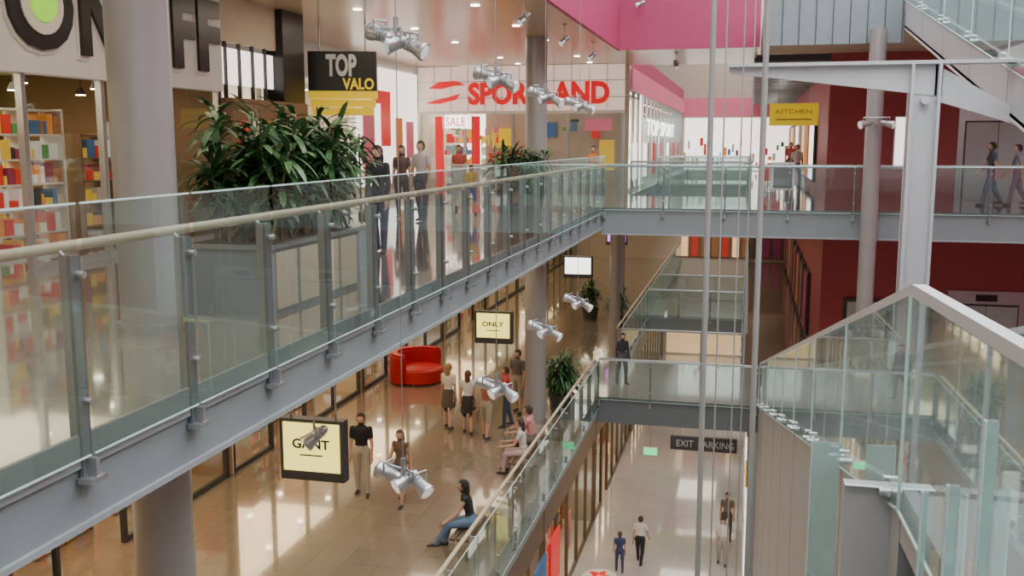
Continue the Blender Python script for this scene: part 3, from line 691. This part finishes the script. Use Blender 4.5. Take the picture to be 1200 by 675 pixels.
    o=MB(); o.v=[tuple(c) for c in co]; o.f=[list(f) for f in fs]; o.m=[o.mi(M[segs[i][4]]) for i in lab]; o.sm=[True]*len(fs)
    SK=M['skin']; HM=cm(hair,'hair'); hc=hc*H
    def at(x,y,z): return hc+V((x,y,z))*H
    o.ell(at(0,-.008,.008),.053*H,.062*H,.066*H,HM,16,12,keep=lambda x,y,z:not(y>.25 and z<.42) and not(z<-.45 and y>-.3))
    if hairlong: o.ell(at(0,-.045,-.05),.045*H,.028*H,.085*H,HM,14,10)
    o.cyl(at(0,.052,.006),at(0,.066,-.012),.005*H,.010*H,SK,8)
    for s in(-1,1):
        o.ell(at(s*.019,.049,.008),.0075*H,.005*H,.005*H,cm((.8,.8,.8),'eye'),8,6); o.ell(at(s*.019,.0535,.008),.0035*H,.002*H,.0035*H,cm((.02,.02,.02),'pupil'),6,4)
        o.ell(at(s*.046,0,-.002),.006*H,.011*H,.016*H,SK,8,6)
    o.ell(at(0,.051,-.03),.014*H,.004*H,.0045*H,cm((.45,.12,.1),'lips'),8,6)
    for s,w,pm,d2 in hands:
        side=V((0,1,0)); side=(side-d2*side.dot(d2)).normalized(); inn=V((-s,0,0))
        for j,L in enumerate((.042,.048,.045,.035)):
            q=(pm+side*(.0165-.011*j)+d2*.008); q1=q+(d2+inn*.15).normalized()*L*.55; q2=q1+(d2+inn*.7).normalized()*L*.5
            o.cyl(q*H,q1*H,.0052*H,.0048*H,SK,6); o.cyl(q1*H,q2*H,.0048*H,.0038*H,SK,6)
        q=w.lerp(pm,.4)+side*.014; q1=q+(d2*.7+side*.8).normalized()*.024; q2=q1+(d2+side*.15+inn*.3).normalized()*.02
        o.cyl(q*H,q1*H,.0062*H,.0055*H,SK,6); o.cyl(q1*H,q2*H,.0055*H,.004*H,SK,6)
    if bag:
        bm=cm(bag,'bag'); q=(hands[1][2])*H; o.box(q.x-.06,q.x+.06,q.y-.16,q.y+.16,q.z-.42,q.z-.1,bm)
        for t in(-.08,.08): o.cyl((q.x,q.y+t,q.z-.1),(q.x,q.y,q.z+.0),.008,.008,bm,6)
    z0=min(feet)*H; h=math.radians(heading-90)
    return o.build(name,0,Matrix.Translation((pos[0],pos[1],pos[2]-z0))@Matrix.Rotation(h,4,'Z'))
walk=((18,8),(-14,14)); walka=((-15,8,15),(18,8,20))
person('man',(-7.56,18.2,F1),-80,1.78,(.012,.012,.015),(.42,.38,.3),legs=((6,4),(-6,6)),sleeve=.55)
person('woman',(-6.6,17.9,F1),-100,1.6,(.16,.10,.07),(.13,.09,.07),hair=(.12,.05,.02),female=True,hairlong=True,skirt=True,sleeve=0,legs=walk,arms=walka)
person('woman',(-7.25,23.2,F1),80,1.72,(.75,.68,.62),(.10,.08,.06),hair=(.35,.2,.08),female=True,hairlong=True,skirt=True,sleeve=.5,legs=((8,4),(-8,8)))
person('woman',(-6.65,22.9,F1),95,1.64,(.72,.7,.68),(.03,.03,.03),hair=(.12,.06,.03),female=True,hairlong=True,skirt=True,sleeve=.3,legs=((10,6),(-8,8)),bag=(.3,.2,.12))
person('woman',(-6.1,22.6,F1),70,1.6,(.35,.12,.08),(.35,.3,.22),hair=(.3,.17,.07),female=True,shorts=True,hairlong=True,sleeve=.4,arms=((35,8,60),(30,8,60)))
person('woman',(-5.85,23.7,F1),200,1.6,(.55,.05,.05),(.05,.06,.1),hair=(.06,.03,.02),female=True,sleeve=.4,arms=((30,8,70),(10,8,20)))
person('man',(-5.85,25.0,F1),250,1.78,(.12,.1,.11),(.32,.28,.22),hair=(.05,.03,.02),shorts=True,sleeve=.6)
person('seated_woman',(-4.62,16.1,F1),190,1.68,(.02,.02,.02),(.12,.2,.32),hair=(.02,.015,.015),female=True,hairlong=True,sit=True,sleeve=0,legs=((84,52),(80,66)),arms=((25,10,30),(15,12,25)),lean=14)
person('seated_woman',(-4.62,20.3,F1),185,1.62,(.7,.62,.6),(.5,.35,.35),female=True,hairlong=True,sit=True,sleeve=.4,legs=((86,80),(86,84)),arms=((30,8,50),(30,8,50)),lean=8)
person('seated_man',(-4.62,21.2,F1),175,1.7,(.6,.25,.25),(.15,.12,.1),sit=True,legs=((86,80),(86,84)),arms=((30,8,50),(30,8,50)),lean=10)
person('woman',(-3.55,28.9,F1),-60,1.6,(.05,.05,.06),(.1,.1,.12),female=True,sleeve=1)
person('boy',(-3.55,29.1,F0),100,1.35,(.04,.06,.16),(.05,.07,.14),hair=(.1,.06,.03))
person('man',(-3.0,29.9,F0),80,1.62,(.75,.75,.74),(.02,.02,.025),legs=walk,arms=walka)
person('woman',(-.45,30.4,F0),-90,1.6,(.65,.62,.6),(.35,.33,.3),female=True,hairlong=True)
person('man',(-.35,32.5,F0),-90,1.7,(.2,.18,.16),(.1,.1,.1))
person('woman',(-5.6,14.4,F2),-95,1.7,(.02,.02,.03),(.03,.04,.09),hair=(.05,.02,.02),female=True,hairlong=True,sleeve=1,bag=(.03,.03,.04))
person('man',(-6.9,20.3,F2),-100,1.78,(.5,.48,.5),(.06,.07,.1),sleeve=.5)
person('woman',(-7.6,21,F2),-80,1.68,(.12,.08,.08),(.05,.05,.06),female=True,hairlong=True)
person('woman',(-7.9,26.5,F2),-80,1.68,(.5,.1,.08),(.05,.05,.06),female=True,hairlong=True)
person('child',(-6.5,22.8,F2),-60,1.2,(.75,.5,.03),(.04,.1,.4),shorts=True)
person('woman',(-4.6,29.6,F2),-90,1.65,(.65,.2,.05),(.3,.3,.3),female=True)
person('man',(6.4,29.2,F2),180,1.78,(.08,.09,.13),(.1,.12,.2),legs=walk,arms=walka)
person('woman',(7.1,29.4,F2),180,1.72,(.3,.32,.38),(.12,.14,.2),legs=walk,arms=walka,female=True)
person('woman',(1.6,36.4,F2),-90,1.68,(.7,.7,.7),(.1,.1,.2),female=True)
person('man',(1.75,46,F2),-90,1.75,(.5,.1,.1),(.1,.1,.1))
# ---------------------------------------------------------------- lights
for y in (3,11,19,27): arealight('gallery_ceiling_light',(-6.6,y,4.27),3,5,100,(1,.83,.60))
for y in (2,9,16,23,30,38,46,55): arealight('gallery_ceiling_light',(-7.4,y,-.6),3,4,115,(1,.81,.56))
for y in (30,40,52): arealight('gallery_ceiling_light',(-2.2,y,F1-.8),2,3,50,(1,.93,.8))
w=bpy.data.worlds.new('World'); S.world=w; w.use_nodes=True
bg=w.node_tree.nodes['Background']; bg.inputs[0].default_value=(.97,.98,1,1); bg.inputs[1].default_value=5.0
# ---------------------------------------------------------------- camera
cd=bpy.data.cameras.new('camera'); cd.lens=34.5; cd.sensor_width=36; cd.clip_end=200
co_=bpy.data.objects.new('camera',cd); co_.location=(0,0,1.7); co_.rotation_euler=(math.radians(90-8.41),0,math.radians(13.54))
S.collection.objects.link(co_); S.camera=co_
